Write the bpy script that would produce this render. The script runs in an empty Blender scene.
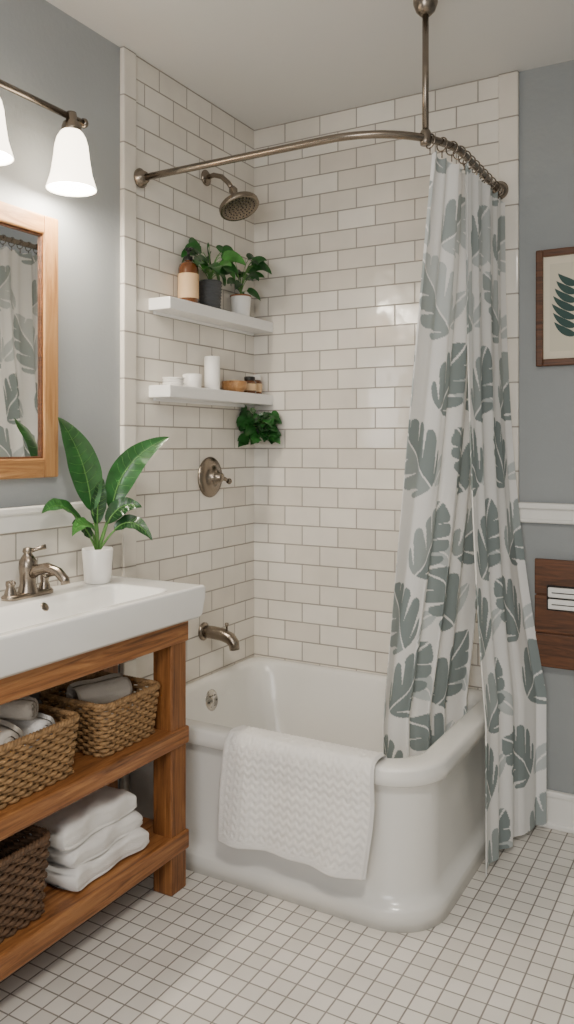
import bpy, bmesh, math, random
import numpy as np
from mathutils import Vector, Matrix
random.seed(7); np.random.seed(7)
V=Vector
# ------------------------------------------------------------------ helpers
def lin(h):
    h=h.lstrip('#'); c=[int(h[i:i+2],16)/255 for i in (0,2,4)]
    return tuple(((x/12.92) if x<=0.04045 else ((x+0.055)/1.055)**2.4) for x in c)+(1.0,)

def base_mat(name):
    m=bpy.data.materials.new(name); m.use_nodes=True
    nt=m.node_tree; b=nt.nodes['Principled BSDF']
    return m,nt,b
def N(nt,t,**kw):
    n=nt.nodes.new(t)
    for k,v in kw.items(): setattr(n,k,v)
    return n
def mat(name,col,rough=0.5,metal=0.0,bump=0.0,bscale=200.0,var=0.0,vscale=8.0,coat=0.0,sub=0.0,stretch=None,trans=0.0):
    m,nt,b=base_mat(name)
    c=lin(col)
    b.inputs['Base Color'].default_value=c
    b.inputs['Roughness'].default_value=rough
    b.inputs['Metallic'].default_value=metal
    b.inputs['Coat Weight'].default_value=coat
    b.inputs['Coat Roughness'].default_value=0.05
    if sub>0:
        b.inputs['Subsurface Weight'].default_value=sub
        b.inputs['Subsurface Scale'].default_value=0.01
    if trans>0: b.inputs['Transmission Weight'].default_value=trans
    tc=N(nt,'ShaderNodeTexCoord'); mp=N(nt,'ShaderNodeMapping')
    if stretch: mp.inputs['Scale'].default_value=stretch
    nt.links.new(tc.outputs['Object'],mp.inputs['Vector'])
    if var>0:
        n=N(nt,'ShaderNodeTexNoise'); n.inputs['Scale'].default_value=vscale; n.inputs['Detail'].default_value=5
        nt.links.new(mp.outputs[0],n.inputs['Vector'])
        r=N(nt,'ShaderNodeValToRGB')
        r.color_ramp.elements[0].position=0.3; r.color_ramp.elements[1].position=0.7
        r.color_ramp.elements[0].color=tuple(x*(1-var) for x in c[:3])+(1,)
        r.color_ramp.elements[1].color=tuple(min(1,x*(1+var*0.6)) for x in c[:3])+(1,)
        nt.links.new(n.outputs['Fac'],r.inputs['Fac']); nt.links.new(r.outputs['Color'],b.inputs['Base Color'])
    if bump>0:
        n=N(nt,'ShaderNodeTexNoise'); n.inputs['Scale'].default_value=bscale; n.inputs['Detail'].default_value=3
        nt.links.new(mp.outputs[0],n.inputs['Vector'])
        bp=N(nt,'ShaderNodeBump'); bp.inputs['Strength'].default_value=bump; bp.inputs['Distance'].default_value=0.003
        nt.links.new(n.outputs['Fac'],bp.inputs['Height']); nt.links.new(bp.outputs['Normal'],b.inputs['Normal'])
    return m

def tile_mat(name,axes,bw,rh,mortar,c1,c2,cm,offset=0.5,rough=0.12,shift=(0,0),bumpd=0.004):
    m,nt,b=base_mat(name)
    tc=N(nt,'ShaderNodeTexCoord'); sp=N(nt,'ShaderNodeSeparateXYZ'); cb=N(nt,'ShaderNodeCombineXYZ')
    nt.links.new(tc.outputs['Object'],sp.inputs[0])
    ad=N(nt,'ShaderNodeVectorMath',operation='ADD'); ad.inputs[1].default_value=(shift[0],shift[1],0)
    nt.links.new(sp.outputs[axes[0]],cb.inputs[0]); nt.links.new(sp.outputs[axes[1]],cb.inputs[1])
    nt.links.new(cb.outputs[0],ad.inputs[0])
    br=N(nt,'ShaderNodeTexBrick'); br.offset=offset; br.squash=1.0
    br.inputs['Scale'].default_value=1.0; br.inputs['Brick Width'].default_value=bw; br.inputs['Row Height'].default_value=rh
    br.inputs['Mortar Size'].default_value=mortar; br.inputs['Mortar Smooth'].default_value=0.3
    br.inputs['Color1'].default_value=lin(c1); br.inputs['Color2'].default_value=lin(c2); br.inputs['Mortar'].default_value=lin(cm)
    nt.links.new(ad.outputs[0],br.inputs['Vector'])
    n=N(nt,'ShaderNodeTexNoise'); n.inputs['Scale'].default_value=5; n.inputs['Detail'].default_value=6
    nt.links.new(tc.outputs['Object'],n.inputs['Vector'])
    rp=N(nt,'ShaderNodeMapRange'); rp.inputs[1].default_value=0.3; rp.inputs[2].default_value=0.7; rp.inputs[3].default_value=0.90; rp.inputs[4].default_value=1.03
    nt.links.new(n.outputs['Fac'],rp.inputs[0])
    mx=N(nt,'ShaderNodeVectorMath',operation='SCALE')
    nt.links.new(br.outputs['Color'],mx.inputs[0]); nt.links.new(rp.outputs[0],mx.inputs['Scale'])
    nt.links.new(mx.outputs[0],b.inputs['Base Color'])
    rr=N(nt,'ShaderNodeMapRange'); rr.inputs[3].default_value=rough; rr.inputs[4].default_value=0.8
    nt.links.new(br.outputs['Fac'],rr.inputs[0]); nt.links.new(rr.outputs[0],b.inputs['Roughness'])
    n2=N(nt,'ShaderNodeTexNoise'); n2.inputs['Scale'].default_value=14; n2.inputs['Detail'].default_value=1
    nt.links.new(tc.outputs['Object'],n2.inputs['Vector'])
    m1=N(nt,'ShaderNodeMath',operation='MULTIPLY'); m1.inputs[1].default_value=-1.0
    nt.links.new(br.outputs['Fac'],m1.inputs[0])
    m2=N(nt,'ShaderNodeMath',operation='MULTIPLY_ADD'); m2.inputs[1].default_value=0.8
    nt.links.new(n2.outputs['Fac'],m2.inputs[0]); nt.links.new(m1.outputs[0],m2.inputs[2])
    bp=N(nt,'ShaderNodeBump'); bp.inputs['Strength'].default_value=0.6; bp.inputs['Distance'].default_value=bumpd
    nt.links.new(m2.outputs[0],bp.inputs['Height']); nt.links.new(bp.outputs['Normal'],b.inputs['Normal'])
    return m

def wood_mat(name,stretch,c_dark,c_mid,c_light,rough=0.45):
    m,nt,b=base_mat(name)
    tc=N(nt,'ShaderNodeTexCoord'); mp=N(nt,'ShaderNodeMapping'); mp.inputs['Scale'].default_value=stretch
    nt.links.new(tc.outputs['Object'],mp.inputs['Vector'])
    n=N(nt,'ShaderNodeTexNoise'); n.inputs['Scale'].default_value=3.0; n.inputs['Detail'].default_value=9; n.inputs['Roughness'].default_value=0.68; n.inputs['Distortion'].default_value=1.6
    nt.links.new(mp.outputs[0],n.inputs['Vector'])
    r=N(nt,'ShaderNodeValToRGB'); e=r.color_ramp.elements
    e[0].position=0.30; e[0].color=lin(c_dark); e[1].position=0.70; e[1].color=lin(c_light)
    k=e.new(0.48); k.color=lin(c_mid)
    nt.links.new(n.outputs['Fac'],r.inputs['Fac'])
    nt.links.new(r.outputs['Color'],b.inputs['Base Color'])
    b.inputs['Roughness'].default_value=rough
    bp=N(nt,'ShaderNodeBump'); bp.inputs['Strength'].default_value=0.3; bp.inputs['Distance'].default_value=0.002
    nt.links.new(n.outputs['Fac'],bp.inputs['Height']); nt.links.new(bp.outputs['Normal'],b.inputs['Normal'])
    return m

class MB:
    def __init__(s): s.v=[];s.f=[];s.m=[];s.mats=[];s.sm=[]
    def add(s,geo,mt,smooth=True,M=None):
        vs,fs=geo
        if mt not in s.mats: s.mats.append(mt)
        i=s.mats.index(mt); o=len(s.v)
        for v in vs:
            v=V(v)
            if M is not None: v=M@v
            s.v.append(tuple(v))
        for f in fs:
            s.f.append([a+o for a in f]); s.m.append(i); s.sm.append(smooth)
        return s
    def build(s,name,center=True,autosmooth=None):
        me=bpy.data.meshes.new(name)
        vs=np.array(s.v,dtype=float)
        c=np.zeros(3)
        if center: c=(vs.min(0)+vs.max(0))/2
        me.from_pydata((vs-c).tolist(),[],s.f)
        for m in s.mats: me.materials.append(m)
        me.polygons.foreach_set('material_index',s.m); me.polygons.foreach_set('use_smooth',s.sm)
        me.update(); ob=bpy.data.objects.new(name,me); ob.location=c
        bpy.context.collection.objects.link(ob); return ob

def fix(bm):
    bmesh.ops.recalc_face_normals(bm,faces=bm.faces)
    bm.verts.index_update()
    r=([tuple(v.co) for v in bm.verts],[[v.index for v in f.verts] for f in bm.faces]); bm.free(); return r
def box(x0,x1,y0,y1,z0,z1,bev=0.0,seg=2):
    bm=bmesh.new(); bmesh.ops.create_cube(bm,size=1)
    for v in bm.verts:
        v.co=V((x0+(v.co.x+.5)*(x1-x0),y0+(v.co.y+.5)*(y1-y0),z0+(v.co.z+.5)*(z1-z0)))
    if bev>0: bmesh.ops.bevel(bm,geom=bm.edges[:],offset=bev,segments=seg,affect='EDGES',profile=0.5)
    return fix(bm)
def tube(pts,r,n=12,closed=False):
    pts=[V(p) for p in pts]; k=len(pts)
    if not hasattr(r,'__len__'): r=[r]*k
    vs=[];fs=[];up=None
    for i,p in enumerate(pts):
        if closed: t=(pts[(i+1)%k]-pts[i-1])
        else: t=pts[min(i+1,k-1)]-pts[max(i-1,0)]
        t.normalize()
        if up is None:
            up=V((0,0,1)) if abs(t.z)<0.9 else V((1,0,0))
        a=up-t*up.dot(t)
        if a.length<1e-6: a=t.orthogonal()
        a.normalize(); up=a; b=t.cross(a)
        for j in range(n):
            th=2*math.pi*j/n
            vs.append(p+(a*math.cos(th)+b*math.sin(th))*r[i])
    rng=k if closed else k-1
    for i in range(rng):
        for j in range(n):
            i2=(i+1)%k
            fs.append([i*n+j,i*n+(j+1)%n,i2*n+(j+1)%n,i2*n+j])
    if not closed:
        fs.append(list(range(n))[::-1]); fs.append([(k-1)*n+j for j in range(n)])
    return vs,fs
def lathe(prof,center=(0,0,0),axis=(0,0,1),n=32):
    ax=V(axis).normalized(); q=V((0,0,1)).rotation_difference(ax); c=V(center)
    vs=[];fs=[];k=len(prof)
    for r,z in prof:
        for j in range(n):
            th=2*math.pi*j/n
            vs.append(c+q@V((max(r,1e-5)*math.cos(th),max(r,1e-5)*math.sin(th),z)))
    for i in range(k-1):
        for j in range(n):
            fs.append([i*n+j,i*n+(j+1)%n,(i+1)*n+(j+1)%n,(i+1)*n+j])
    return vs,fs
def torus(c,R,r,axis,n=24,m=8):
    ax=V(axis).normalized(); q=V((0,0,1)).rotation_difference(ax)
    return tube([V(c)+q@V((R*math.cos(2*math.pi*i/n),R*math.sin(2*math.pi*i/n),0)) for i in range(n)],r,m,True)
def rrect(x0,x1,y0,y1,r,ns=8,ne=6):
    rs=r if hasattr(r,'__len__') else (r,r,r,r)   # FR,BR,BL,FL
    cs=[(x1-rs[0],y0+rs[0],-90,rs[0]),(x1-rs[1],y1-rs[1],0,rs[1]),(x0+rs[2],y1-rs[2],90,rs[2]),(x0+rs[3],y0+rs[3],180,rs[3])]
    pts=[]
    for i,(cx,cy,a0,rr) in enumerate(cs):
        for j in range(ns+1):
            a=math.radians(a0+90*j/ns); pts.append((cx+rr*math.cos(a),cy+rr*math.sin(a)))
        nx=cs[(i+1)%4]; a=math.radians(nx[2]); e=(nx[0]+nx[3]*math.cos(a),nx[1]+nx[3]*math.sin(a)); s=pts[-1]
        for j in range(1,ne): pts.append((s[0]+(e[0]-s[0])*j/ne,s[1]+(e[1]-s[1])*j/ne))
    return pts
def loft(rings,cap0=True,cap1=True):
    n=len(rings[0]); vs=[p for r in rings for p in r]; fs=[]
    for i in range(len(rings)-1):
        for j in range(n):
            fs.append([i*n+j,i*n+(j+1)%n,(i+1)*n+(j+1)%n,(i+1)*n+j])
    if cap0: fs.append(list(range(n))[::-1])
    if cap1: fs.append([(len(rings)-1)*n+j for j in range(n)])
    return vs,fs
def bez(a,b,c,t): return a*(1-t)**2+b*2*t*(1-t)+c*t*t
def leaf(base,ctrl,tip,W,n=14,m=6,fold=0.25,face=(1,-.3,.5),wave=0.0,pw=0.75):
    base,ctrl,tip=V(base),V(ctrl),V(tip); face=V(face).normalized(); vs=[];fs=[]
    for i in range(n+1):
        t=i/n; c=bez(base,ctrl,tip,t)
        tg=(bez(base,ctrl,tip,min(1,t+.02))-bez(base,ctrl,tip,max(0,t-.02))).normalized()
        side=tg.cross(face)
        if side.length<1e-4: side=tg.orthogonal()
        side.normalize(); nr=side.cross(tg)
        w=W*max(0.0,math.sin(math.pi*min(1,t**pw)))**0.8+0.0008*(1-t)
        for j in range(-m//2,m//2+1):
            v=j/(m/2)
            vs.append(c+side*w*v+nr*(fold*abs(v)**1.3*w+wave*math.sin(t*22)*abs(v)))
    k=m//2*2+1
    for i in range(n):
        for j in range(k-1):
            fs.append([i*k+j,i*k+j+1,(i+1)*k+j+1,(i+1)*k+j])
    return vs,fs
def qpts(a,b,c,n=8): 
    a,b,c=V(a),V(b),V(c); return [bez(a,b,c,i/n) for i in range(n+1)]
def clampv(vs,xmin=0.022,ymax=2.885):
    return [V((max(v[0],xmin),min(v[1],ymax),v[2])) for v in vs]

# ------------------------------------------------------------------ materials
M_wallL=mat('paint_blue_grey','#a2a6a8',0.55,bump=0.3,bscale=60,var=0.06,vscale=3)
M_wall2=mat('paint_grey','#969a9b',0.6,bump=0.3,bscale=60,var=0.05,vscale=3)
M_ceil=mat('ceiling_paint','#dad9d6',0.8,bump=0.1,bscale=80)
M_trim=mat('white_trim','#e9e7e2',0.35,var=0.02)
TB=0.160; TR=0.0780
c1,c2,cm='#efeae1','#dfd8cd','#a39c93'
M_tileL=tile_mat('subway_tile_left',(1,2),TB,TR,0.0028,c1,c2,cm,shift=(-2.905,0.02))
M_tileB=tile_mat('subway_tile_back',(0,2),TB,TR,0.0028,c1,c2,cm,shift=(0.0,0.02))
M_trimtL=tile_mat('bullnose_tile_left',(1,2),0.5,0.156,0.003,c1,c2,cm,offset=0,shift=(0.05,0.02))
M_trimtB=tile_mat('bullnose_tile_back',(0,2),0.5,0.156,0.003,c1,c2,cm,offset=0,shift=(3.2,0.02))
M_floor=tile_mat('floor_mosaic',(0,1),0.053,0.053,0.0024,'#e6e1d9','#d6d1c9','#8a847d',offset=0,rough=0.28,bumpd=0.002)
M_porc=mat('porcelain','#efeeeb',0.12,coat=0.5,var=0.01)
M_tub=mat('tub_enamel','#e2e0db',0.24,coat=0.2,var=0.02,vscale=3)
M_nick=mat('brushed_nickel','#8f8478',0.27,metal=1.0,var=0.05,vscale=30)
M_chrome=mat('polished_nickel','#c4bfb8',0.18,metal=1.0)
M_dark=mat('dark_metal','#2c2927',0.4,metal=0.6)
M_woodY=wood_mat('oak_grain_y',(11,0.8,16),'#4a2a14','#8a5830','#b07c4a')
M_woodZ=wood_mat('oak_grain_z',(14,14,0.9),'#452611','#7d4e28','#a26f40')
M_woodMz=wood_mat('pine_grain_z',(14,10,1.0),'#7d532c','#aa7b4c','#c29868')
M_woodMy=wood_mat('pine_grain_y',(14,1.0,10),'#7d532c','#aa7b4c','#c29868')
M_woodD=wood_mat('walnut',(1.2,9,12),'#331c0e','#5a3720','#77492b',0.4)
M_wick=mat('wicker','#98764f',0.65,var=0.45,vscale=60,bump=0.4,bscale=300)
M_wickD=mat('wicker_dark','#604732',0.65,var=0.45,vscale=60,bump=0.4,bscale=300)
M_towel=mat('terry_cloth','#edeae6',0.95,bump=1.0,bscale=420,var=0.04,vscale=30)
M_towelG=mat('terry_cloth_beige','#cfc6ba',0.95,bump=1.0,bscale=420,var=0.05,vscale=30)
M_shelf=mat('white_lacquer','#f3f2f0',0.3)
M_leaf=mat('leaf_green','#285e28',0.33,var=0.4,vscale=25,coat=0.2)
M_leafL=mat('leaf_light','#3f7a33',0.35,var=0.35,vscale=30,coat=0.2)
M_leafD=mat('leaf_dark','#1c4720',0.35,var=0.3,vscale=25,coat=0.2)
M_stem=mat('stem','#5b8a45',0.5)
M_potW=mat('pot_white','#f0eeea',0.35,bump=0.1,bscale=90)
M_potG=mat('pot_grey','#4c4e50',0.6,bump=0.2)
M_terra=mat('terracotta','#8f5f41',0.8,bump=0.3)
M_soil=mat('soil','#2a1d14',0.95,bump=1.0,bscale=150)
M_amber=mat('amber_glass','#633a1c',0.12,coat=0.6)
M_label=mat('label_cream','#d8b68d',0.6)
M_black=mat('black_plastic','#171615',0.35)
M_paper=mat('paper_cream','#e6dcc8',0.8)
M_teal=mat('print_teal','#3c5450',0.8)
M_soap=mat('soap','#d8cdb9',0.5)
M_wax=mat('candle_white','#f5f3ef',0.4)
m,nt,b=base_mat('mirror_glass'); b.inputs['Metallic'].default_value=1; b.inputs['Roughness'].default_value=0.015; b.inputs['Base Color'].default_value=(.9,.92,.92,1); M_mir=m
m,nt,b=base_mat('frosted_shade_glass'); b.inputs['Base Color'].default_value=(.95,.94,.9,1); b.inputs['Roughness'].default_value=0.3
b.inputs['Emission Color'].default_value=(1,.86,.66,1); b.inputs['Emission Strength'].default_value=6.5; M_shade=m
m,nt,b=base_mat('added_ceiling_fill_glow'); b.inputs['Emission Color'].default_value=(1,.95,.88,1); b.inputs['Emission Strength'].default_value=4.0; M_ceilFill=m  # glowing bowl of the invented ceiling fixture
m,nt,b=base_mat('added_window_fill_glow'); b.inputs['Emission Color'].default_value=(.95,.97,1,1); b.inputs['Emission Strength'].default_value=2.0; M_winFill=m  # glowing pane of the invented window on the front wall

# ------------------------------------------------------------------ room
CE=2.635; BY=2.905; XR=2.75; YF=-1.15
def room(name,g,mt): 
    return MB().add(g,mt,False).build(name,center=False)
room('floor',box(-0.1,XR+.1,YF-.1,BY+.1,-0.08,0),M_floor)
room('ceiling',box(-0.1,XR+.1,YF-.1,BY+.1,CE,CE+0.08),M_ceil)
room('wall_left',box(-0.1,0,YF-.1,BY+.1,0,CE),M_wallL)
room('wall_back',box(0,XR,BY,BY+0.1,0,CE),M_wall2)
room('wall_right',box(XR,XR+.1,YF-.1,BY+.1,0,CE),M_wall2)
room('wall_front',box(0,XR,YF-.1,YF,0,CE),M_wall2)
TT=0.012
room('trim_tile_surround_left',box(0,TT,2.135,BY,0,CE),M_tileL)
room('trim_tile_surround_back',box(TT,1.035,BY-TT,BY,0,CE),M_tileB)
room('trim_bullnose_left',box(0,0.020,2.07,2.135,0,CE,0.005,3),M_trimtL)
room('trim_bullnose_back',box(1.035,1.105,BY-0.020,BY,0,CE,0.005,3),M_trimtB)
room('trim_backsplash',box(0,0.010,0.6,2.07,0.80,1.075),M_tileL)
mb=MB(); mb.add(box(0,0.022,0.6,2.068,1.075,1.145,0.004),M_trim,False); mb.add(box(0,0.034,0.6,2.068,1.125,1.145,0.005),M_trim,False); mb.build('trim_backsplash_cap')
mb=MB()
mb.add(box(1.106,XR,BY-0.016,BY,1.05,1.12,0.004),M_trim,False); mb.add(box(1.106,XR,BY-0.030,BY,1.098,1.12,0.006),M_trim,False); mb.add(box(1.106,XR,BY-0.024,BY,1.05,1.064,0.005),M_trim,False)
mb.build('trim_chair_rail')
mb=MB(); mb.add(box(1.106,XR,BY-0.016,BY,0,0.125,0.004),M_trim,False); mb.add(box(1.106,XR,BY-0.024,BY,0,0.022,0.006),M_trim,False); mb.add(box(1.106,XR,BY-0.022,BY,0.108,0.13,0.006),M_trim,False)
mb.build('baseboard_back')
MB().add(box(XR-0.016,XR,YF,BY-0.03,0,0.13,0.004),M_trim,False).build('baseboard_right')
mb=MB()
mb.add(box(0.9,2.1,YF,YF+.012,1.0,2.1),M_winFill,False)
for g in [box(.84,.92,YF,YF+.04,.94,2.16,.005),box(2.08,2.16,YF,YF+.04,.94,2.16,.005),box(.84,2.16,YF,YF+.04,.94,1.02,.005),box(.84,2.16,YF,YF+.04,2.08,2.16,.005),box(1.48,1.52,YF,YF+.03,1,2.1,.004),box(.9,2.1,YF,YF+.03,1.53,1.57,.004)]:
    mb.add(g,M_trim,False)
mb.build('added_window_fill_1')  # made-up window behind the camera, added to carry fill light
mb=MB(); mb.add(lathe([(0,0),(.19,0),(.19,-.03),(.18,-.035)],(1.75,.35,CE)),M_nick); mb.add(lathe([(.178,-.03),(.165,-.06),(.12,-.085),(.05,-.098),(0,-.1)],(1.75,.35,CE)),M_ceilFill)
mb.build('added_ceiling_fill')  # made-up fixture out of view overhead, added to house fill light

# ------------------------------------------------------------------ bathtub
x0,x1,y0,y1=0.014,1.078,2.05,2.891
def ring(z,l,r,f,bk,rad,rf=None): 
    rf=rf or rad
    return [(x,y,z) for x,y in rrect(x0+l,x1-r,y0+f,y1-bk,(rf,rad,.04 if l<.03 else rad,.04 if l<.03 else rad),16,8)]
R=[ring(0.0,.0,.002,.002,0,.13,.16),ring(.050,.0,.002,.002,0,.13,.16),ring(.056,0,.004,.004,0,.13,.158),ring(.064,0,.014,.014,0,.12,.15),ring(.078,0,.026,.026,0,.11,.14),ring(.10,0,.031,.031,0,.11,.135),
   ring(.20,0,.030,.030,0,.11,.135),ring(.36,0,.028,.028,0,.11,.135),ring(.382,0,.025,.025,0,.115,.14),ring(.389,0,.018,.018,0,.12,.145),ring(.392,0,.006,.006,0,.13,.155),ring(.397,0,.0,.0,0,.135,.16),ring(.415,0,.0,.0,0,.135,.16),ring(.434,.0,.0,.0,0,.135,.16),ring(.441,.002,.003,.003,.002,.133,.158),
   ring(.4445,.010,.010,.010,.010,.128,.152),ring(.4455,.02,.03,.03,.02,.11,.135),ring(.4450,.040,.066,.062,.034,.10,.12),ring(.441,.048,.076,.072,.043,.10,.12),ring(.430,.054,.083,.079,.049,.10,.12),ring(.40,.06,.090,.086,.056,.11,.12),
   ring(.28,.08,.113,.105,.075,.12,.13),ring(.17,.11,.15,.12,.09,.12),ring(.125,.14,.19,.145,.11,.11),ring(.105,.19,.24,.18,.15,.10),ring(.10,.26,.31,.25,.22,.06)]
mb=MB(); mb.add(loft(R),M_tub)
mb.add(lathe([(0,.016),(.008,.016),(.012,.012),(.034,.012),(.041,.007),(.042,0)],(.070,2.49,.372),(1,0,.12)),M_chrome)
for k in range(6):
    a=k*math.pi/3; mb.add(box(.083,.0845,2.49+.024*math.cos(a)-.003,2.49+.024*math.cos(a)+.003,.372+.024*math.sin(a)-.003,.372+.024*math.sin(a)+.003),M_dark,False)
mb.add(lathe([(0,.004),(.02,.004),(.026,0)],(.36,2.49,.101),(0,0,1)),M_nick)
mb.build('bathtub')

# ------------------------------------------------------------------ bath towel over the rim
def towel_over_rim():
    prof=[(2.150,.34),(2.145,.38),(2.138,.42),(2.130,.442),(2.115,.4505),(2.09,.4525),(2.065,.4515),(2.050,.448),(2.043,.438),(2.039,.42),(2.039,.38),(2.041,.34)]
    z=.34
    while z>.15: z-=.004; prof.append((2.041-0.010*math.sin((.34-z)*8),z))
    P=np.array(prof); d=np.r_[0,np.cumsum(np.hypot(*np.diff(P,axis=0).T))]
    n=170; s=np.linspace(0,d[-1],n); Y=np.interp(s,d,P[:,0]); Z=np.interp(s,d,P[:,1])
    i1,i2=int(n*.093),int(n*.153)
    m=220; vs=[];fs=[]
    for side in (0,1):
        for i in range(n):
            j0=max(0,i-1);j1=min(n-1,i+1); ty,tz=Y[j1]-Y[j0],Z[j1]-Z[j0]; L=math.hypot(ty,tz); ny,nz=(tz/L,-ty/L)
            for j in range(m):
                u=j/(m-1); hh=max(0,s[i]-.13)
                x=.448+u*.485 - hh*.05 + .006*math.sin(s[i]*15+u*3)
                hang=hh/.3
                fold=hang*0.009*(1+math.sin(u*8.5+1.0))+hang*0.006*(1+math.sin(u*19+2+s[i]*6))
                q1=abs(((s[i]*42+1.2*abs(((u*17)%1)-.5))%1)-.5)*2
                q2=abs(((u*34)%1)-.5)*2
                tex=0.0026*(q1**.8)+.0012*q2
                border=(u<.025 or u>.975 or s[i]>d[-1]-.016)
                if border: tex=.003
                off=(0.008+tex+fold) if side==1 else (0.0015+fold)
                edge=min(u,1-u)
                if edge<.012: off=(off*.6 if side==1 else off+.002)
                sg=-1 if i>i2 else (1 if i<i1 else 1-2*(i-i1)/(i2-i1))
                vs.append((x,Y[i]+sg*abs(ny)*off, Z[i]+abs(nz)*off))
    def idx(sd,i,j): return sd*n*m+i*m+j
    for sd in (0,1):
        for i in range(n-1):
            for j in range(m-1):
                f=[idx(sd,i,j),idx(sd,i,j+1),idx(sd,i+1,j+1),idx(sd,i+1,j)]
                fs.append(f if sd==0 else f[::-1])
    for i in range(n-1):
        fs.append([idx(0,i,0),idx(0,i+1,0),idx(1,i+1,0),idx(1,i,0)]); fs.append([idx(0,i,m-1),idx(1,i,m-1),idx(1,i+1,m-1),idx(0,i+1,m-1)])
    for j in range(m-1):
        fs.append([idx(0,n-1,j),idx(0,n-1,j+1),idx(1,n-1,j+1),idx(1,n-1,j)]); fs.append([idx(0,0,j),idx(1,0,j),idx(1,0,j+1),idx(0,0,j+1)])
    return vs,fs
MB().add(towel_over_rim(),M_towel).build('bath_towel')

# ------------------------------------------------------------------ curtain rod
RZ=2.22
arc=[(.73+.31*math.cos(math.radians(a)),2.46+.31*math.sin(math.radians(a)),RZ) for a in range(-90,1,5)]
rodp=[(TT,2.15,RZ),(.2,2.15,RZ),(.5,2.15,RZ)]+arc+[(1.04,2.6,RZ),(1.04,2.75,RZ),(1.04,BY-.02,RZ)]
mb=MB(); mb.add(tube(rodp,0.0115,16),M_nick)
mb.add(lathe([(0,0),(.032,0),(.033,.006),(.024,.016),(.018,.028),(0,.028)],(TT+.0085,2.15,RZ),(1,0,0)),M_nick)
mb.add(lathe([(0,0),(.032,0),(.033,.006),(.024,.016),(.018,.028),(0,.028)],(1.04,BY-.0205,RZ),(0,-1,0)),M_nick)
sx,sy=.984,2.282
mb.add(tube([(sx,sy,RZ),(sx,sy,CE-.01)],0.0095,16),M_nick)
mb.add(lathe([(0,0),(.036,0),(.036,-.02),(.028,-.042),(.015,-.055),(0,-.055)],(sx,sy,CE)),M_nick)
mb.add(lathe([(.0,-.02),(.015,-.02),(.016,-.012),(.016,.016),(.012,.024),(0,.024)],(sx,sy,RZ)),M_nick)
mb.build('curtain_rod')

# ------------------------------------------------------------------ shower curtain
m,nt,b=base_mat('printed_curtain_cloth')
at=N(nt,'ShaderNodeVertexColor'); at.layer_name='print'
tr=N(nt,'ShaderNodeBsdfTranslucent'); mx=N(nt,'ShaderNodeMixShader'); mx.inputs[0].default_value=0.22
out=nt.nodes['Material Output']
nz=N(nt,'ShaderNodeTexNoise'); nz.inputs['Scale'].default_value=500; bp=N(nt,'ShaderNodeBump'); bp.inputs['Strength'].default_value=.15; bp.inputs['Distance'].default_value=.001
nt.links.new(nz.outputs['Fac'],bp.inputs['Height']); nt.links.new(bp.outputs['Normal'],b.inputs['Normal'])
b.inputs['Roughness'].default_value=0.8
nt.links.new(at.outputs['Color'],b.inputs['Base Color']); nt.links.new(at.outputs['Color'],tr.inputs['Color'])
nt.links.new(b.outputs[0],mx.inputs[1]); nt.links.new(tr.outputs[0],mx.inputs[2]); nt.links.new(mx.outputs[0],out.inputs['Surface'])
M_curt=m
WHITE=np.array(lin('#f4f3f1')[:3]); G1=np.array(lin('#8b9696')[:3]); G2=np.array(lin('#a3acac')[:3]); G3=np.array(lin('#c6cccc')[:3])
rng=random.Random(5)
leaflets=[]
row=0; z=0.06
while z<2.35:
    s=-.10+(row%2)*.17
    while s<1.5:
        a=(.85 if (row%2==0) else 2.25)+rng.uniform(-.25,.25)
        L=rng.uniform(.25,.30)
        cx,cz=s+rng.uniform(-.02,.02),z+rng.uniform(-.02,.02)
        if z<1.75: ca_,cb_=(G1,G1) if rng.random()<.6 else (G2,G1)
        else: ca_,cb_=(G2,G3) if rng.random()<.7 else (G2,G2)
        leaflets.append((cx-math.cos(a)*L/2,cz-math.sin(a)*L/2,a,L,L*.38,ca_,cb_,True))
        a2=a+1.5*(1 if row%2==0 else -1)
        leaflets.append((cx+.13,cz-.09,a2,L*.55,L*.12,G3,G3,False))
        s+=.34
    z+=.245; row+=1
def paint(S,T):
    C=np.tile(WHITE,(S.size,1)); S=S.ravel();T=T.ravel()
    for (px,pz,a,L,w,ca_,cb_,slit) in sorted(leaflets,key=lambda q:q[7]):
        p=(S-px)*math.cos(a)+(T-pz)*math.sin(a); q=-(S-px)*math.sin(a)+(T-pz)*math.cos(a)
        q=q+0.5*(p/L)*(1-p/L)*L*.35
        tt=np.clip(p/L,0,1); hw=w*np.sin(np.pi*tt**.75)**.7
        aq=np.abs(q)
        msk=(p>0)&(p<L)&(aq<hw)&(aq>0.0028)
        if slit:
            ph=((p-aq*.75)/(L*.23))%1.0
            gap=np.clip((aq/w-.26)*.5,0,.24)
            msk&=(ph>gap)
            lob=hw*(0.82+.18*np.sqrt(np.clip(np.sin(np.pi*np.clip((ph-gap)/(1-gap+1e-6),0,1)),0,1)))
            msk&=aq<lob
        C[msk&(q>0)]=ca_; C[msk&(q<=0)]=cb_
    return C
def resample(P,n,exact=None):
    P=np.array(P,float); d=np.r_[0,np.cumsum(np.linalg.norm(np.diff(P,axis=0),axis=1))]
    s=np.linspace(0,d[-1],n); return np.stack([np.interp(s,d,P[:,k]) for k in range(P.shape[1])],1)
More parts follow.
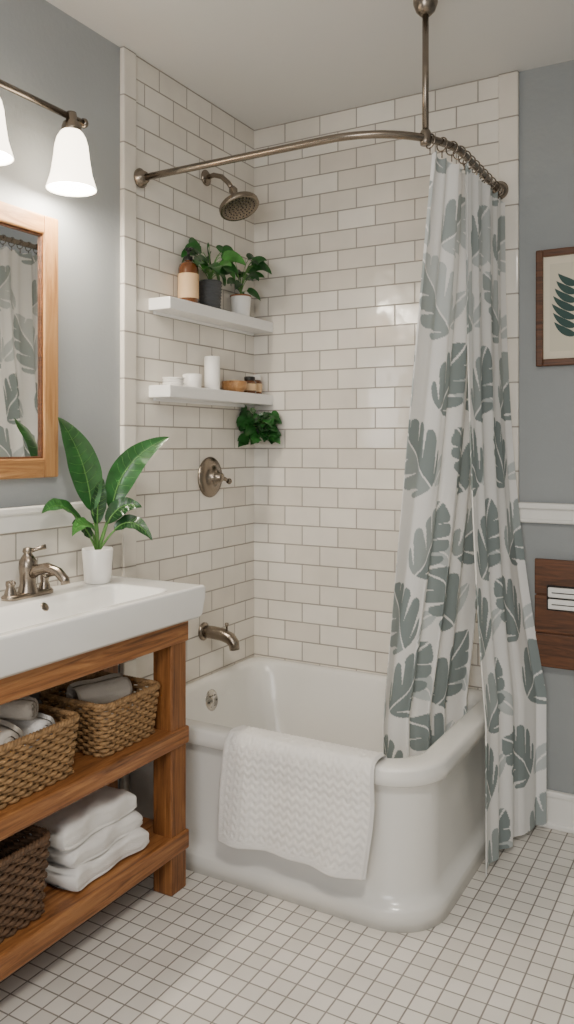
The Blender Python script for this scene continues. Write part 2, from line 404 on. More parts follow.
def panel(name,top,bot,ztop,zbot,W,s0,nf,amp,nu,nv,ease,ph=0.0,grow=.5):
    T=resample(top,nu); B=resample(bot,nu); u=np.linspace(0,1,nu); v=np.linspace(0,1,nv)
    U,Vv=np.meshgrid(u,v)
    e=ease(Vv,U)[...,None]
    P=T[None]*(1-e)+B[None]*e
    tg=np.gradient(P,axis=1); tg/=np.linalg.norm(tg,axis=2,keepdims=True)+1e-9
    nrm=np.stack([tg[...,1],-tg[...,0]],2)
    warp=U+0.018*np.sin(U*17+1.3)+0.014*np.sin(U*9+Vv*2.0)
    A=amp*(1-grow+grow*2*Vv)*(0.75+0.35*np.sin(U*13+2))
    off=A*np.sin(2*np.pi*nf*warp+ph)+0.25*A*np.sin(4*np.pi*nf*warp+.8+Vv*1.5)
    small=0.006*(1-Vv)**2*np.sin(2*np.pi*nf*2.0*U)
    tgo=0.35*A*np.sin(4*np.pi*nf*warp+ph)
    P=P+nrm*(off+small)[...,None]+tg*tgo[...,None]
    Z=ztop+(zbot-ztop)*Vv
    Z=Z-0.012*(1-Vv)**8*(0.5+0.5*np.cos(2*np.pi*nf*2*warp))
    co=np.stack([P[...,0],P[...,1],Z],2).reshape(-1,3)
    idx=np.arange(nu*nv).reshape(nv,nu)
    F=np.stack([idx[:-1,:-1],idx[:-1,1:],idx[1:,1:],idx[1:,:-1]],2).reshape(-1,4)
    C=paint(s0+U*W,Z)
    return co,F,C
arcf=lambda r,a0,off=0:[(.73+r*math.cos(math.radians(a)),2.46+r*math.sin(math.radians(a))) for a in range(a0,1,4)]
rod2=arcf(.31,-32)
ptA=arcf(.305,-32)+[(1.03,2.855)]
pbA=[(.785,2.37),(.83,2.49),(.875,2.62),(.912,2.72),(.935,2.855)]
ptB=[(1.056,2.42),(1.056,2.875)]
pbB=[(1.111,2.43),(1.120,2.60),(1.140,2.74),(1.200,2.865)]
cA=panel('A',ptA,pbA,RZ-.035,.20,.80,0.0,5,.024,340,680,lambda v,u:np.clip(v/0.88,0,1)**(1.0+1.6*u))
cB=panel('B',ptB,pbB,RZ-.035,.02,.52,0.75,4,.010,200,720,lambda v,u:np.where(v<.79,(v/.79)**2.4,1.0),1.0,.35)
co=np.vstack([cA[0],cB[0]]); F=np.vstack([cA[1],cB[1]+len(cA[0])]); C=np.vstack([cA[2],cB[2]])
hk=MB()
RP=resample(rod2+[(1.04,2.86)],13)
for i,(hx,hy) in enumerate(RP):
    j=min(i+1,12); k=max(i-1,0); t=(RP[j]-RP[k])
    hk.add(torus((hx,hy,RZ-.006),.020,.0022,(t[0],t[1],0),20,6),M_nick)
    hk.add(tube([(hx,hy,RZ-.026),(hx,hy,RZ-.046)],.002,6),M_nick)
me=bpy.data.meshes.new('shower_curtain')
hv=np.array(hk.v); allv=np.vstack([co,hv]); cen=(allv.min(0)+allv.max(0))/2
faces=F.tolist()+[[a+len(co) for a in f] for f in hk.f]
me.from_pydata((allv-cen).tolist(),[],faces)
me.materials.append(M_curt); me.materials.append(M_nick)
me.polygons.foreach_set('material_index',[0]*len(F)+[1]*len(hk.f)); me.polygons.foreach_set('use_smooth',[True]*len(faces))
ca=me.color_attributes.new('print','FLOAT_COLOR','POINT')
cols=np.ones((len(allv),4)); cols[:len(C),:3]=C; ca.data.foreach_set('color',cols.ravel())
me.update(); ob=bpy.data.objects.new('shower_curtain',me); ob.location=cen; bpy.context.collection.objects.link(ob)

# ------------------------------------------------------------------ shower fittings
mb=MB(); W0=TT
mb.add(lathe([(0,0),(.030,0),(.030,.004),(.022,.010),(.012,.014),(0,.014)],(W0,2.545,2.335),(1,0,0)),M_nick)
mb.add(tube([(W0,2.545,2.335),(.05,2.545,2.340),(.085,2.545,2.328),(.115,2.545,2.300),(.135,2.545,2.272)],.0095,14),M_nick)
ax=V((.42,-.10,-.9))
c=V((.137,2.545,2.268))
mb.add(lathe([(0,-.016),(.012,-.013),(.017,0),(.013,.013),(.011,.02),(.02,.028),(.033,.038),(.056,.052),(.070,.060),(.076,.067),(.076,.080),(.072,.084),(.066,.082),(0,.082)],c,ax,40),M_nick)
axn=ax.normalized(); fc=c+axn*.0815; a=axn.orthogonal().normalized(); bb=axn.cross(a)
for rr,nn in ((.012,6),(.026,12),(.04,18),(.056,26)):
    for i in range(nn):
        th=2*math.pi*i/nn; p=fc+(a*math.cos(th)+bb*math.sin(th))*rr
        mb.add(lathe([(.0028,0),(.0024,.003),(0,.0035)],p,axn,8),M_dark)
mb.build('shower_head')
mb=MB(); c=(W0,2.57,1.197)
mb.add(lathe([(0,0),(.077,0),(.078,.004),(.072,.010),(.052,.014),(.030,.018),(.028,.034),(.024,.038),(.018,.040),(.017,.056),(.013,.060),(0,.060)],c,(1,0,0),40),M_nick)
mb.add(tube([(W0+.046,2.57,1.197),(W0+.05,2.60,1.190),(W0+.052,2.625,1.180)],[.009,.008,.006],12),M_nick)
mb.add(lathe([(0,0),(.010,.002),(.012,.010),(.008,.018),(0,.02)],(W0+.052,2.618,1.182),(0,1,-.2),14),M_nick)
mb.build('shower_valve')
mb=MB()
mb.add(lathe([(0,0),(.034,0),(.034,.005),(.027,.012),(0,.012)],(W0,2.53,.615),(1,0,0)),M_nick)
mb.add(tube([(W0,2.53,.615),(.06,2.53,.615),(.10,2.53,.612),(.132,2.53,.602),(.150,2.53,.585),(.153,2.53,.562)],[.024,.024,.024,.023,.021,.019],18),M_nick)
mb.add(lathe([(0,.0),(.004,.0),(.004,.016),(.008,.02),(.007,.027),(0,.029)],(.118,2.53,.63),(0,0,1),12),M_nick)
mb.build('tub_spout')

# ------------------------------------------------------------------ wall shelves
SX=.105
for zt,nm in ((1.825,'wall_shelf'),(1.525,'wall_shelf')):
    mb=MB(); mb.add(box(TT,SX,2.205,BY-TT,zt-.042,zt,.003),M_shelf,False)
    mb.add(box(TT,TT+.012,2.23,BY-TT-.02,zt-.052,zt-.040,.002),M_shelf,False); mb.build(nm)
S1=1.825; S2=1.525
def pot(mb,cx,cy,z0,rb,rt,h,mt,rim=None,ribs=0):
    prof=[(0,0),(rb*.9,0),(rb,.004),(rb+(rt-rb)*.5,h*.5),(rt,h-.004),(rt-.002,h),(rt-.006,h),(rt-.007,h-.012),(0,h-.012)]
    g=lathe(prof,(cx,cy,z0),n=40)
    mb.add(([p for p in g[0]],g[1]),mt)
    mb.add(lathe([(rt-.007,h-.010),(0,h-.008)],(cx,cy,z0),n=20),M_soil)
    if ribs:
        for k in range(ribs):
            t=(k+.5)/ribs; r=rb+(rt-rb)*t
            mb.add(torus((cx,cy,z0+h*t),r+.0005,.002,(0,0,1),32,6),mt)
    if rim: mb.add(torus((cx,cy,z0+h-.003),rt-.002,.004,(0,0,1),32,8),rim)
def bush(mb,c,n,lmin,lmax,wf,spread,up,mats,seed,bias=(0,0,0),ymax=2.885,xmin=.022,zlo=.2,facez=1.0,ymin=0):
    r=random.Random(seed); c=V(c)
    def cl(vs): return [V((v.x,max(v.y,ymin),v.z)) for v in clampv(vs,xmin,ymax)]
    for i in range(n):
        th=r.uniform(0,2*math.pi); d=V((math.cos(th)*spread,math.sin(th)*spread,r.uniform(zlo,1)*up))+V(bias)
        L=r.uniform(lmin,lmax); e=c+d*r.uniform(.45,1.0)
        e.x=max(e.x,xmin+.01); e.y=min(e.y,ymax-.01)
        st=tube(qpts(c,c+V((d.x*.2,d.y*.2,d.z*.7)),e,5),.0013,5); mb.add((cl(st[0]),st[1]),M_stem)
        o=V((d.x,d.y,0)); o=o.normalized() if o.length>1e-4 else V((1,0,0))
        o=(o+V((r.uniform(-.5,.5),r.uniform(-.5,.5),r.uniform(-.5,.5)))).normalized()
        tip=e+o*L+V((0,0,-L*.25)); ctrl=e+o*L*.5+V((0,0,L*.2))
        if tip.y>ymax: 
            dy=tip.y-ymax; tip.y-=dy; ctrl.y-=dy*.6; tip.z+=dy*.6
        if tip.y<ymin:
            dy=ymin-tip.y; tip.y+=dy; ctrl.y+=dy*.6; tip.z+=dy*.6
        g=leaf(e,ctrl,tip,L*wf,8,4,.2,face=(.5,-.5,facez),pw=.62)
        mb.add((cl(g[0]),g[1]),r.choice(mats))
mb=MB(); cx,cy=.060,2.37; k=1.12
mb.add(lathe([(0,0),(.033,0),(.037,.004),(.037,.112*k),(.033,.125*k),(.018,.134*k),(.013,.138*k),(.013,.146*k),(0,.146*k)],(cx,cy,S1),n=32),M_amber)
mb.add(lathe([(.0375,.018),(.0378,.02),(.0378,.104),(.0375,.106)],(cx,cy,S1),n=32),M_label)
mb.add(lathe([(.015,.155),(.015,.170),(.005,.172),(.005,.190),(.011,.191),(.011,.201),(0,.202)],(cx,cy,S1),n=20),M_black)
mb.add(tube([(cx,cy,S1+.196),(cx+.02,cy-.012,S1+.196),(cx+.034,cy-.02,S1+.190)],.0045,10),M_black)
mb.build('soap_dispenser')
mb=MB(); pot(mb,.060,2.505,S1,.038,.043,.105,M_potG,ribs=9); bush(mb,(.06,2.505,S1+.095),26,.065,.095,.32,.075,.19,[M_leaf,M_leafL,M_leaf],3,(.01,-.01,0),2.610,facez=.4); mb.build('potted_ivy')
mb=MB(); pot(mb,.060,2.715,S1,.035,.041,.085,M_potW,rim=M_terra); bush(mb,(.06,2.715,S1+.08),20,.055,.08,.30,.045,.19,[M_leafD,M_leaf],8,(.01,0,0),2.82,facez=.4,ymin=2.622); mb.build('potted_peperomia')
mb=MB()
for k in range(3): mb.add(lathe([(0,0),(.028,0),(.038,.009),(.0385,.012),(.036,.012),(.026,.004),(0,.004)],(.058,2.285,S2+k*.009),n=28),M_potW)
mb.build('stacked_dishes')
mb=MB(); mb.add(lathe([(0,0),(.030,0),(.033,.004),(.034,.050),(.032,.051),(.031,.008),(0,.008)],(.058,2.395,S2),n=28),M_potW); mb.add(lathe([(0,.034),(.031,.034)],(.058,2.395,S2),n=20),M_wax); mb.build('ceramic_cup')
mb=MB(); mb.add(lathe([(0,0),(.027,0),(.029,.003),(.029,.122),(.027,.125),(.022,.124),(.018,.121),(0,.121)],(.066,2.51,S2),n=32),M_wax); mb.add(tube([(.066,2.51,S2+.118),(.066,2.51,S2+.132)],.0012,6),M_black); mb.build('pillar_candle')
mb=MB(); mb.add(lathe([(0,0),(.034,0),(.048,.018),(.050,.042),(.047,.043),(.042,.02),(.025,.008),(0,.007)],(.063,2.665,S2),n=32),M_woodMy)
mb.add(box(.040,.080,2.64,2.685,S2+.02,S2+.050,.008,3),M_soap); mb.build('wooden_soap_bowl')
for yy,xx,hh in ((2.765,.070,1.0),(2.838,.052,1.15)):
    mb=MB(); mb.add(lathe([(0,0),(.024,0),(.027,.004),(.027,.045*hh),(.024,.050*hh),(.019,.053*hh),(0,.053*hh)],(xx,yy,S2),n=24),M_amber)
    mb.add(lathe([(.0273,.012),(.0275,.013),(.0275,.038*hh),(.0273,.039*hh)],(xx,yy,S2),n=24),M_label)
    mb.add(lathe([(.021,.052*hh),(.022,.054*hh),(.022,.066*hh),(.020,.068*hh),(0,.068*hh)],(xx,yy,S2),n=24),M_potW if hh>1 else M_black); mb.build('amber_jar')
mb=MB(); c=(.075,BY-TT-.036,1.385)
mb.add(lathe([(0,0),(.022,.0),(.030,.012),(.034,.05),(.031,.05),(.028,.02),(0,.02)],(c[0],c[1],c[2]-.03),n=24),M_potG)
mb.add(box(c[0]-.02,c[0]+.02,BY-TT-.008,BY-TT,c[2]-.02,c[2]+.03,.002),M_potG,False)
mb.add(lathe([(0,.045),(.031,.045)],(c[0],c[1],c[2]-.03),n=16),M_soil)
bush(mb,(c[0],c[1]-.01,c[2]+.005),90,.04,.055,.46,.052,.065,[M_leafD,M_leaf,M_leaf],21,(.0,-.025,0),2.885,.02,zlo=-1.0,facez=.3); mb.build('hanging_pothos')

# ------------------------------------------------------------------ mirror
mb=MB(); my0,my1,mz0,mz1=1.18,1.772,1.225,1.99; fw=.056
mb.add(box(.002,.012,my0+.03,my1-.03,mz0+.03,mz1-.03),M_mir,False)
for g in [box(.001,.028,my0,my0+fw,mz0,mz1,.005),box(.001,.028,my1-fw,my1,mz0,mz1,.005)]: mb.add(g,M_woodMz,False)
for g in [box(.001,.027,my0+fw-.001,my1-fw+.001,mz0,mz0+fw,.005),box(.001,.027,my0+fw-.001,my1-fw+.001,mz1-fw,mz1,.005)]: mb.add(g,M_woodMy,False)
for g in [box(.012,.020,my0+fw-.004,my0+fw+.006,mz0+fw,mz1-fw,.002),box(.012,.020,my1-fw-.006,my1-fw+.004,mz0+fw,mz1-fw,.002),box(.012,.020,my0+fw,my1-fw,mz0+fw-.004,mz0+fw+.006,.002),box(.012,.020,my0+fw,my1-fw,mz1-fw-.006,mz1-fw+.004,.002)]: mb.add(g,M_woodD,False)
mb.build('wall_mirror')

# ------------------------------------------------------------------ vanity light
mb=MB(); LX=.115; LZ=2.262; LYS=(1.12,1.425,1.73)
mb.add(tube([(LX,1.07,LZ),(LX,1.78,LZ)],.0095,14),M_nick)
mb.add(lathe([(0,0),(.013,.0),(.015,.008),(.01,.016),(0,.02)],(LX,1.778,LZ),(0,1,0),16),M_nick)
mb.add(lathe([(0,0),(.06,0),(.06,.012),(.045,.02),(0,.02)],(0.0,1.425,LZ),(1,0,0)),M_nick)
mb.add(tube([(.01,1.425,LZ),(LX,1.425,LZ)],.012,14),M_nick)
for yy in LYS:
    mb.add(lathe([(0,.012),(.014,.012),(.016,0),(.016,-.012),(.024,-.018),(.028,-.03),(.028,-.050),(.024,-.052),(0,-.052)],(LX+.004,yy,LZ),n=24),M_nick)
    mb.add(lathe([(.026,-.040),(.033,-.048),(.041,-.062),(.047,-.085),(.051,-.12),(.058,-.165),(.071,-.208),(.0695,-.209),(.056,-.165),(.049,-.12),(.045,-.085),(.039,-.063),(.031,-.05),(.024,-.043)],(LX+.004,yy,LZ),n=36),M_shade)
    mb.add(lathe([(0,-.13),(.02,-.125),(.028,-.105),(.026,-.085),(.014,-.06),(.012,-.05)],(LX+.004,yy,LZ),n=16),M_shade)
mb.build('vanity_light')

# ------------------------------------------------------------------ vanity
VF=.345; VR=1.975; VL=.93
mb=MB()
def leg(xa,xb,ya,yb): mb.add(box(xa,xb,ya,yb,0,.80,.005),M_woodZ,False)
leg(VF-.07,VF,VR-.072,VR); leg(.015,.08,VR-.072,VR); leg(VF-.07,VF,VL,VL+.072); leg(.015,.08,VL,VL+.072)
mb.add(box(VF-.045,VF+.006,VL-.01,VR+.004,.735,.80,.004),M_woodY,False)
mb.add(box(.016,.05,VL+.07,VR-.071,.732,.80,.004),M_woodY,False)
mb.add(box(.08,VF-.07,VR-.05,VR-.012,.732,.80,.004),M_woodZ,False)
for z0,z1 in ((.430,.482),(.115,.172)):
    mb.add(box(VF-.10,VF+.008,VL-.01,VR+.006,z0,z1,.006),M_woodY,False)
    mb.add(box(.12,VF-.103,VL-.005,VR,z0+.01,z1,.004),M_woodY,False)
    mb.add(box(.013,.117,VL-.005,VR,z0+.01,z1,.004),M_woodY,False)
mb.build('wooden_vanity')
def sink():
    X0,X1,Y0,Y1=0.0105,.388,.90,2.013; ZT=.90; nx,ny=90,190
    xs=np.linspace(X0,X1,nx); ys=np.linspace(Y0,Y1,ny); vs=[];fs=[]
    bx0,bx1,by0,by1=.125,.360,1.02,1.90
    def sd(x,y):
        cx,cy=(bx0+bx1)/2,(by0+by1)/2; r=.05
        dx=abs(x-cx)-(bx1-bx0)/2+r; dy=abs(y-cy)-(by1-by0)/2+r
        return math.hypot(max(dx,0),max(dy,0))+min(max(dx,dy),0)-r
    for x in xs:
        for y in ys:
            d=-sd(x,y); z=ZT
            if d>0:
                t=min(1,d/.060); z-= .068*(t*t*(3-2*t))*(0.75+0.25*min(1,d/.1))
            e=min(X1-x,Y1-y)
            if e<.008: z-=.008-math.sqrt(max(0,.008**2-(.008-e)**2))
            vs.append((x,y,z))
    I=lambda i,j:i*ny+j
    for i in range(nx-1):
        for j in range(ny-1): fs.append([I(i,j),I(i+1,j),I(i+1,j+1),I(i,j+1)])
    per=[(i,0) for i in range(nx)]+[(nx-1,j) for j in range(1,ny)]+[(i,ny-1) for i in range(nx-2,-1,-1)]+[(0,j) for j in range(ny-2,0,-1)]
    o=len(vs); n=len(per)
    for lvl,(zz,ins) in enumerate(((.86,.001),(.812,.008),(.802,.016),(.801,.05))):
        for (i,j) in per:
            x,y=xs[i],ys[j]
            x2=min(x,X1-ins); y2=min(max(y,Y0+ins),Y1-ins)
            vs.append((x2,y2,zz))
    for k in range(n):
        k2=(k+1)%n
        fs.append([I(*per[k]),o+k,o+k2,I(*per[k2])])
        for l in range(3): fs.append([o+l*n+k,o+(l+1)*n+k,o+(l+1)*n+k2,o+l*n+k2])
    fs.append([o+3*n+k for k in range(n)])
    return vs,fs
mb=MB(); mb.add(sink(),M_porc)
mb.add(lathe([(0,.003),(.014,.003),(.022,.002),(.024,0)],(.225,1.62,.8345)),M_nick)
mb.add(lathe([(0,.004),(.010,.004),(.014,.001),(.014,0)],(.148,1.60,.880),(1,0,.6)),M_nick)
ob=mb.build('sink_basin')
md=ob.modifiers.new('wn','WEIGHTED_NORMAL')
mb=MB(); fx,fy,fz=.068,1.615,.9005
g=rrect(fx-.026,fx+.026,fy-.085,fy+.085,.025,8,3)
mb.add(loft([[(x,y,fz) for x,y in g],[(x,y,fz+.008) for x,y in g],[(fx+(x-fx)*.86,fy+(y-fy)*.95,fz+.013) for x,y in g]]),M_nick)
mb.add(lathe([(.028,.01),(.026,.02),(.022,.035),(.023,.06),(.025,.080),(.024,.098),(.017,.110),(.011,.118),(.015,.124),(.013,.133),(0,.137)],(fx,fy,fz),n=28),M_nick)
mb.add(tube([(fx,fy,fz+.055),(fx+.03,fy+.004,fz+.074),(fx+.065,fy+.01,fz+.082),(fx+.10,fy+.015,fz+.072),(fx+.122,fy+.018,fz+.052),(fx+.125,fy+.018,fz+.040)],[.017,.016,.0145,.0135,.013,.013],16),M_nick)
mb.add(tube([(fx,fy,fz+.122),(fx+.018,fy+.012,fz+.130),(fx+.04,fy+.028,fz+.137)],[.006,.0055,.007],10),M_nick)
for s in(-1,1):
    mb.add(lathe([(.017,.01),(.015,.022),(.011,.032),(.013,.042),(.012,.05),(0,.053)],(fx,fy+s*.062,fz),n=20),M_nick)
    mb.add(tube([(fx,fy+s*.062,fz+.046),(fx+.022,fy+s*.075,fz+.052),(fx+.04,fy+s*.085,fz+.05)],[.006,.005,.0055],10),M_nick)
mb.build('basin_faucet')
mb=MB(); px,py,pz=.080,1.880,.9005
pot(mb,px,py,pz,.040,.047,.105,M_potW)
top=V((px,py,pz+.090))
def bigleaf(st_ctrl,lb,lc,tip,W,face,mt=M_leaf):
    s=tube(qpts(top,st_ctrl,lb,8),[.0046-.0002*i for i in range(9)],8); mb.add((clampv(s[0],.014),s[1]),M_stem)
    g=leaf(lb,lc,tip,W,26,8,.28,face,wave=.0022,pw=.8); mb.add((clampv(g[0],.036),g[1]),mt)
    fN=V(face).normalized()
    r=tube([bez(V(lb),V(lc),V(tip),i/10)+fN*.0014 for i in range(11)],[.0028-.00025*i for i in range(11)],6); mb.add(r,M_stem)
    for i in range(2,10):
        t=i/11; c=bez(V(lb),V(lc),V(tip),t); tg=(V(tip)-V(lb)).normalized(); sd=tg.cross(fN).normalized()
        w=W*math.sin(math.pi*t**.8)**.8
        for s_ in(-1,1):
            e=c+sd*s_*w*.85+tg*w*.5+fN*(.28*w*.75+.001)
            mid=c+sd*s_*w*.45+tg*w*.18+fN*(.28*w*.36+.001)
            mb.add(tube([c+fN*.0012,mid,e],[.0008,.0006,.0004],4),M_stem)
bigleaf((.085,1.87,1.08),(.09,1.845,1.12),(.085,1.83,1.29),(.10,1.695,1.40),.046,(1,-.75,.15),M_leaf)
bigleaf((.10,1.89,1.08),(.12,1.90,1.12),(.14,1.90,1.28),(.25,2.015,1.345),.042,(1,-.9,.35),M_leaf)
bigleaf((.09,1.85,1.08),(.085,1.81,1.08),(.09,1.72,1.18),(.11,1.625,1.13),.027,(.8,-.3,.9),M_leaf)
bigleaf((.10,1.86,1.05),(.11,1.84,1.06),(.13,1.76,1.12),(.17,1.68,1.065),.022,(.8,-.3,.9),M_leafL)
bigleaf((.11,1.89,1.04),(.13,1.90,1.06),(.18,1.925,1.12),(.24,1.945,1.03),.025,(.6,-.7,.8),M_leafD)
bigleaf((.095,1.89,1.04),(.11,1.89,1.08),(.15,1.90,1.16),(.20,1.945,1.13),.027,(.8,-.8,.5),M_leafD)
bigleaf((.088,1.875,1.05),(.092,1.865,1.08),(.10,1.855,1.16),(.12,1.86,1.22),.024,(1,-.6,.2),M_leafD)
bigleaf((.085,1.86,1.02),(.09,1.84,1.04),(.09,1.80,1.10),(.10,1.75,1.09),.020,(.9,-.5,.5),M_leafD)
mb.build('potted_bird_of_paradise')

# ------------------------------------------------------------------ baskets
def basket(name,xa,xb,ya,yb,z0,h,mt,contents=None,rows=13,flare=.012):
    mb=MB(); per=2*((xb-xa)+(yb-ya)); ns=int(per/.022)//2*2
    def path(t,fl,npts):
        P=rrect(xa+flare-fl,xb-flare+fl,ya+flare-fl,yb-flare+fl,.03,6,10)
        P=np.array(P+[P[0]]); return resample(P,npts+1)[:-1]
    npts=ns*4
    sp=h/rows
    for k in range(rows):
        fl=flare*k/(rows-1); P=path(0,fl,npts); tn=np.roll(P,-1,0)-np.roll(P,1,0); tn/=np.linalg.norm(tn,axis=1,keepdims=True)
        nn=np.stack([tn[:,1],-tn[:,0]],1)
        ph=np.arange(npts)/npts*2*np.pi*ns/2
        off=.0042*np.sin(ph+np.pi*(k%2))
        pts=[(P[i,0]+nn[i,0]*off[i],P[i,1]+nn[i,1]*off[i],z0+sp*(k+.5)) for i in range(npts)]
        mb.add(tube(pts,sp*.50,6,True),mt)
    Pb=path(0,0,ns); Pt=path(0,flare,ns)
    for i in range(ns):
        mb.add(tube([(Pb[i,0],Pb[i,1],z0),(Pt[i,0],Pt[i,1],z0+h)],.003,6),mt)
    P=path(0,flare,npts)
    for q in range(3):
        pts=[]
        for i in range(npts):
            a=i/npts*2*np.pi*ns/1.5+q*2.094
            j=(i+1)%npts; t=P[j]-P[i-1]; t=t/np.linalg.norm(t); n2=np.array([t[1],-t[0]])
            pts.append((P[i,0]+n2[0]*.005*math.cos(a),P[i,1]+n2[1]*.005*math.cos(a),z0+h+.003+.005*math.sin(a)))
        mb.add(tube(pts,.0048,6,True),mt)
    mb.add(box(xa+flare,xb-flare,ya+flare,yb-flare,z0+.001,z0+.008,.002),mt,False)
    return mb.build(name)
def rolled(name,c,axis,L,Rr,mt,mb=None):
    own=mb is None
    if own: mb=MB()
    ax=V(axis).normalized(); sd=ax.cross(V((0,0,1))).normalized(); up=sd.cross(ax)
    n=90; turns=2.6; T=Rr/(turns+.6); prof=[]
    for i in range(n):
        a=i/(n-1)*turns*2*math.pi; r=Rr-T*(a/(2*math.pi))
        prof.append((r*math.cos(a+2.0),r*math.sin(a+2.0),r))
    m=14; vs=[];fs=[]; cc=V(c)
    for s in range(2):
        for j in range(m):
            t=j/(m-1); e=min(t,1-t); rd=1-.05*max(0,1-e/.1)
            for i,(p,q,r) in enumerate(prof):
                k=(r-(T*.78 if s else 0))/r*rd
                wob=1+.03*math.sin(i*.35+j*.8)
                vs.append(cc+ax*((t-.5)*L*(1-.02*math.sin(i*.2)))+(sd*p+up*q)*k*wob)
    I=lambda s,j,i:s*m*n+j*n+i
    for s in range(2):
        for j in range(m-1):
            for i in range(n-1):
                f=[I(s,j,i),I(s,j,i+1),I(s,j+1,i+1),I(s,j+1,i)]; fs.append(f)
    for j in (0,m-1):
        for i in range(n-1): fs.append([I(0,j,i),I(0,j,i+1),I(1,j,i+1),I(1,j,i)])
    for i in (0,n-1):
        for j in range(m-1): fs.append([I(0,j,i),I(0,j+1,i),I(1,j+1,i),I(1,j,i)])
    mb.add((vs,fs),mt)
    if own: return mb.build(name)
SH1=.4825; SH2=.1725
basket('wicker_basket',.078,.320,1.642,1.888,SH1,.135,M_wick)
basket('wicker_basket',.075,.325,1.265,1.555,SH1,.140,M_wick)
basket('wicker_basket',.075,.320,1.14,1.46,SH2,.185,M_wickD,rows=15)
mb=MB(); rolled('',(.20,1.76,.612),(.3,1,0),.17,.045,M_towelG,mb); rolled('',(.15,1.77,.540),(0,1,0),.18,.045,M_towelG,mb); rolled('',(.245,1.77,.538),(0,1,0),.18,.042,M_towelG,mb); mb.build('rolled_washcloths')
mb=MB(); rolled('',(.20,1.46,.605),(1,.1,0),.18,.042,M_towel,mb); rolled('',(.20,1.37,.61),(1,-.15,0),.18,.045,M_towelG,mb); rolled('',(.20,1.41,.545),(1,0,0),.18,.045,M_towel,mb); rolled('',(.20,1.42,.665),(1,.2,.05),.16,.030,M_towelG,mb);mb.build('rolled_washcloths')
def folded(mb,xa,xb,ya,yb,z0,h,mt,seed):
    r=random.Random(seed); n=72; m=50; vs=[];fs=[]
    cx,cz=(xa+xb)/2,z0+h/2; hx,hz=(xb-xa)/2,h/2
    ph=[r.uniform(0,6) for _ in range(5)]
    for j in range(m+1):
        t=j/m; e=min(t,1-t); k=1-(max(0,1-e/.10))**2*.35; y=ya+(yb-ya)*t
        for i in range(n):
            a=2*math.pi*i/n; c,s=math.cos(a),math.sin(a)
            x=math.copysign(abs(c)**.28,c); z=math.copysign(abs(s)**.42,s)
            g=0
            if abs(x)>.85: g=-.07*math.exp(-((z-.15)/.14)**2)-.04*math.exp(-((z+.5)/.12)**2)
            wx=.005*math.sin(y*21+ph[0]+a)+.004*math.sin(y*47+ph[1]); wz=.004*math.sin(y*25+x*3+ph[2])+.003*math.sin(y*60+x*7+ph[3])+.004*math.sin(x*5+ph[4])
            vs.append((cx+(hx+g*hx)*x+wx*abs(x), y+.004*math.sin(z*3+x*4)*(1 if j in(0,m) else 0), max(z0+.0005,cz+hz*z*k+wz*(1 if z>0 else .0))))
    for j in range(m):
        for i in range(n): fs.append([j*n+i,j*n+(i+1)%n,(j+1)*n+(i+1)%n,(j+1)*n+i])
    fs.append(list(range(n))[::-1]); fs.append([m*n+i for i in range(n)])
    mb.add((vs,fs),mt)
mb=MB(); folded(mb,.085,.322,1.535,1.825,SH2,.058,M_towel,1); folded(mb,.09,.312,1.54,1.815,SH2+.054,.056,M_towel,2); folded(mb,.085,.304,1.515,1.795,SH2+.106,.068,M_towel,3); mb.build('folded_towels')

# ------------------------------------------------------------------ framed print
mb=MB(); ax0,ax1,az0,az1=1.166,1.47,1.592,1.993; yb=BY-.001; fw=.024
for g in [box(ax0,ax0+fw,yb-.024,yb,az0,az1,.004),box(ax1-fw,ax1,yb-.024,yb,az0,az1,.004),box(ax0+fw-.001,ax1-fw+.001,yb-.023,yb,az0,az0+fw,.004),box(ax0+fw-.001,ax1-fw+.001,yb-.023,yb,az1-fw,az1,.004)]: mb.add(g,M_woodD,False)
mb.add(box(ax0+.01,ax1-.01,yb-.010,yb-.002,az0+.01,az1-.01),M_paper,False)
iy=yb-.0112
mb.add(box(ax0+.045,ax1-.045,iy,iy+.001,az0+.05,az1-.05),mat('print_ground','#dbd3bf',.8),False)
mc=V(((ax0+ax1)/2-.02,iy-.0012,az0+.085))
mb.add(tube(qpts(mc,mc+V((-.01,0,.1)),mc+V((.01,0,.22)),8),.0015,5),M_teal)
for i in range(7):
    t=.08+.13*i
    p=V((mc.x+.004*i/6,iy-.001,mc.z+.22*t))
    for s in(-1,1):
        L=.10*(1-.45*abs(t-.35)); tip=p+V((s*L*.82,0,L*.55))
        mb.add(leaf(p,p+V((s*L*.5,0,L*.1)),tip,.012,10,4,0,(0,-1,0)),M_teal)
mb.add(leaf(mc+V((.008,0,.21)),mc+V((.01,0,.24)),mc+V((.015,0,.27)),.010,8,4,0,(0,-1,0)),M_teal)
mb.build('framed_botanical_print')
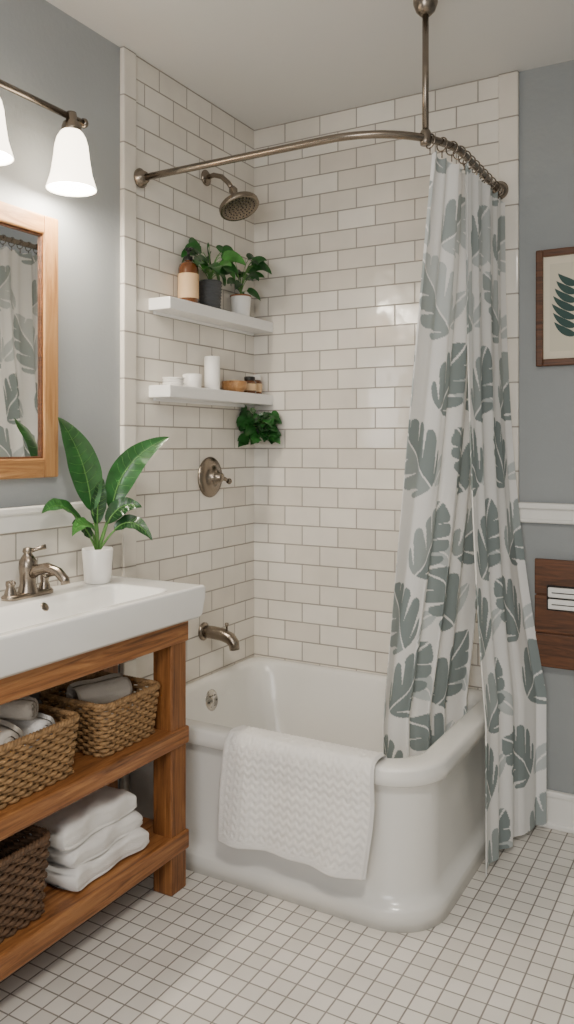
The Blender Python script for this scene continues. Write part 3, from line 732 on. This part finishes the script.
# ------------------------------------------------------------------ wooden wall box with a white slotted plate
mb=MB(); wx0,wx1,wz0,wz1=1.166,1.50,.560,.93
mb.add(box(wx0+.004,wx1-.004,yb-.034,yb,wz0+.004,wz1-.004,.003),M_woodD,False)
mb.add(box(wx0,wx1,yb-.040,yb-.030,wz0,wz0+.115,.004),M_woodD,False)
mb.add(box(wx0,wx1,yb-.040,yb-.030,wz0+.118,wz0+.245,.004),M_woodD,False)
mb.add(box(wx0,wx1,yb-.040,yb-.030,wz0+.248,wz1,.004),M_woodD,False)
mb.add(box(wx0+.042,wx1-.09,yb-.046,yb-.038,.757,.842,.003),M_dark,False)
for k in range(2):
    mb.add(box(wx0+.047,wx1-.095,yb-.052,yb-.042,.762+k*.040,.796+k*.040,.004,3),M_potW,False)
    mb.add(box(wx0+.06,wx1-.11,yb-.0535,yb-.050,.777+k*.040,.780+k*.040),M_dark,False)
mb.build('wooden_wall_box')

# ------------------------------------------------------------------ lights
def area(name,loc,rot,size,e,col,sy=None):
    l=bpy.data.lights.new(name,'AREA'); l.size=size; l.energy=e; l.color=col
    if sy: l.shape='RECTANGLE'; l.size_y=sy
    o=bpy.data.objects.new(name,l); o.location=loc; o.rotation_euler=rot; bpy.context.collection.objects.link(o); return o
area('added_ceiling_fill_light',(1.75,.35,CE-.12),(0,0,0),.36,32,(1,.93,.83))  # added overhead fill, brightens the whole room
area('added_window_fill_light',(1.5,YF+.06,1.55),(math.radians(90),0,0),1.15,26,(1,.98,.96),1.05)  # added soft fill from behind the camera, not a known window
for yy in LYS:
    l=bpy.data.lights.new('vanity_bulb_light','POINT'); l.energy=15; l.color=(1,.90,.75); l.shadow_soft_size=.035
    o=bpy.data.objects.new('vanity_bulb_light',l); o.location=(LX+.004,yy,LZ-.19); bpy.context.collection.objects.link(o)
w=bpy.data.worlds.new('world'); bpy.context.scene.world=w; w.use_nodes=True
w.node_tree.nodes['Background'].inputs[0].default_value=(.8,.85,.9,1); w.node_tree.nodes['Background'].inputs[1].default_value=.3

# ------------------------------------------------------------------ camera
cam=bpy.data.cameras.new('camera'); co_=bpy.data.objects.new('camera',cam); bpy.context.collection.objects.link(co_)
cam.sensor_fit='VERTICAL'; cam.sensor_height=36; cam.lens=816/1024*36; cam.shift_y=-67/1024; cam.clip_start=.02
co_.location=(1.813,0,1.32); co_.rotation_euler=(math.radians(90),0,math.radians(29.6))
bpy.context.scene.camera=co_
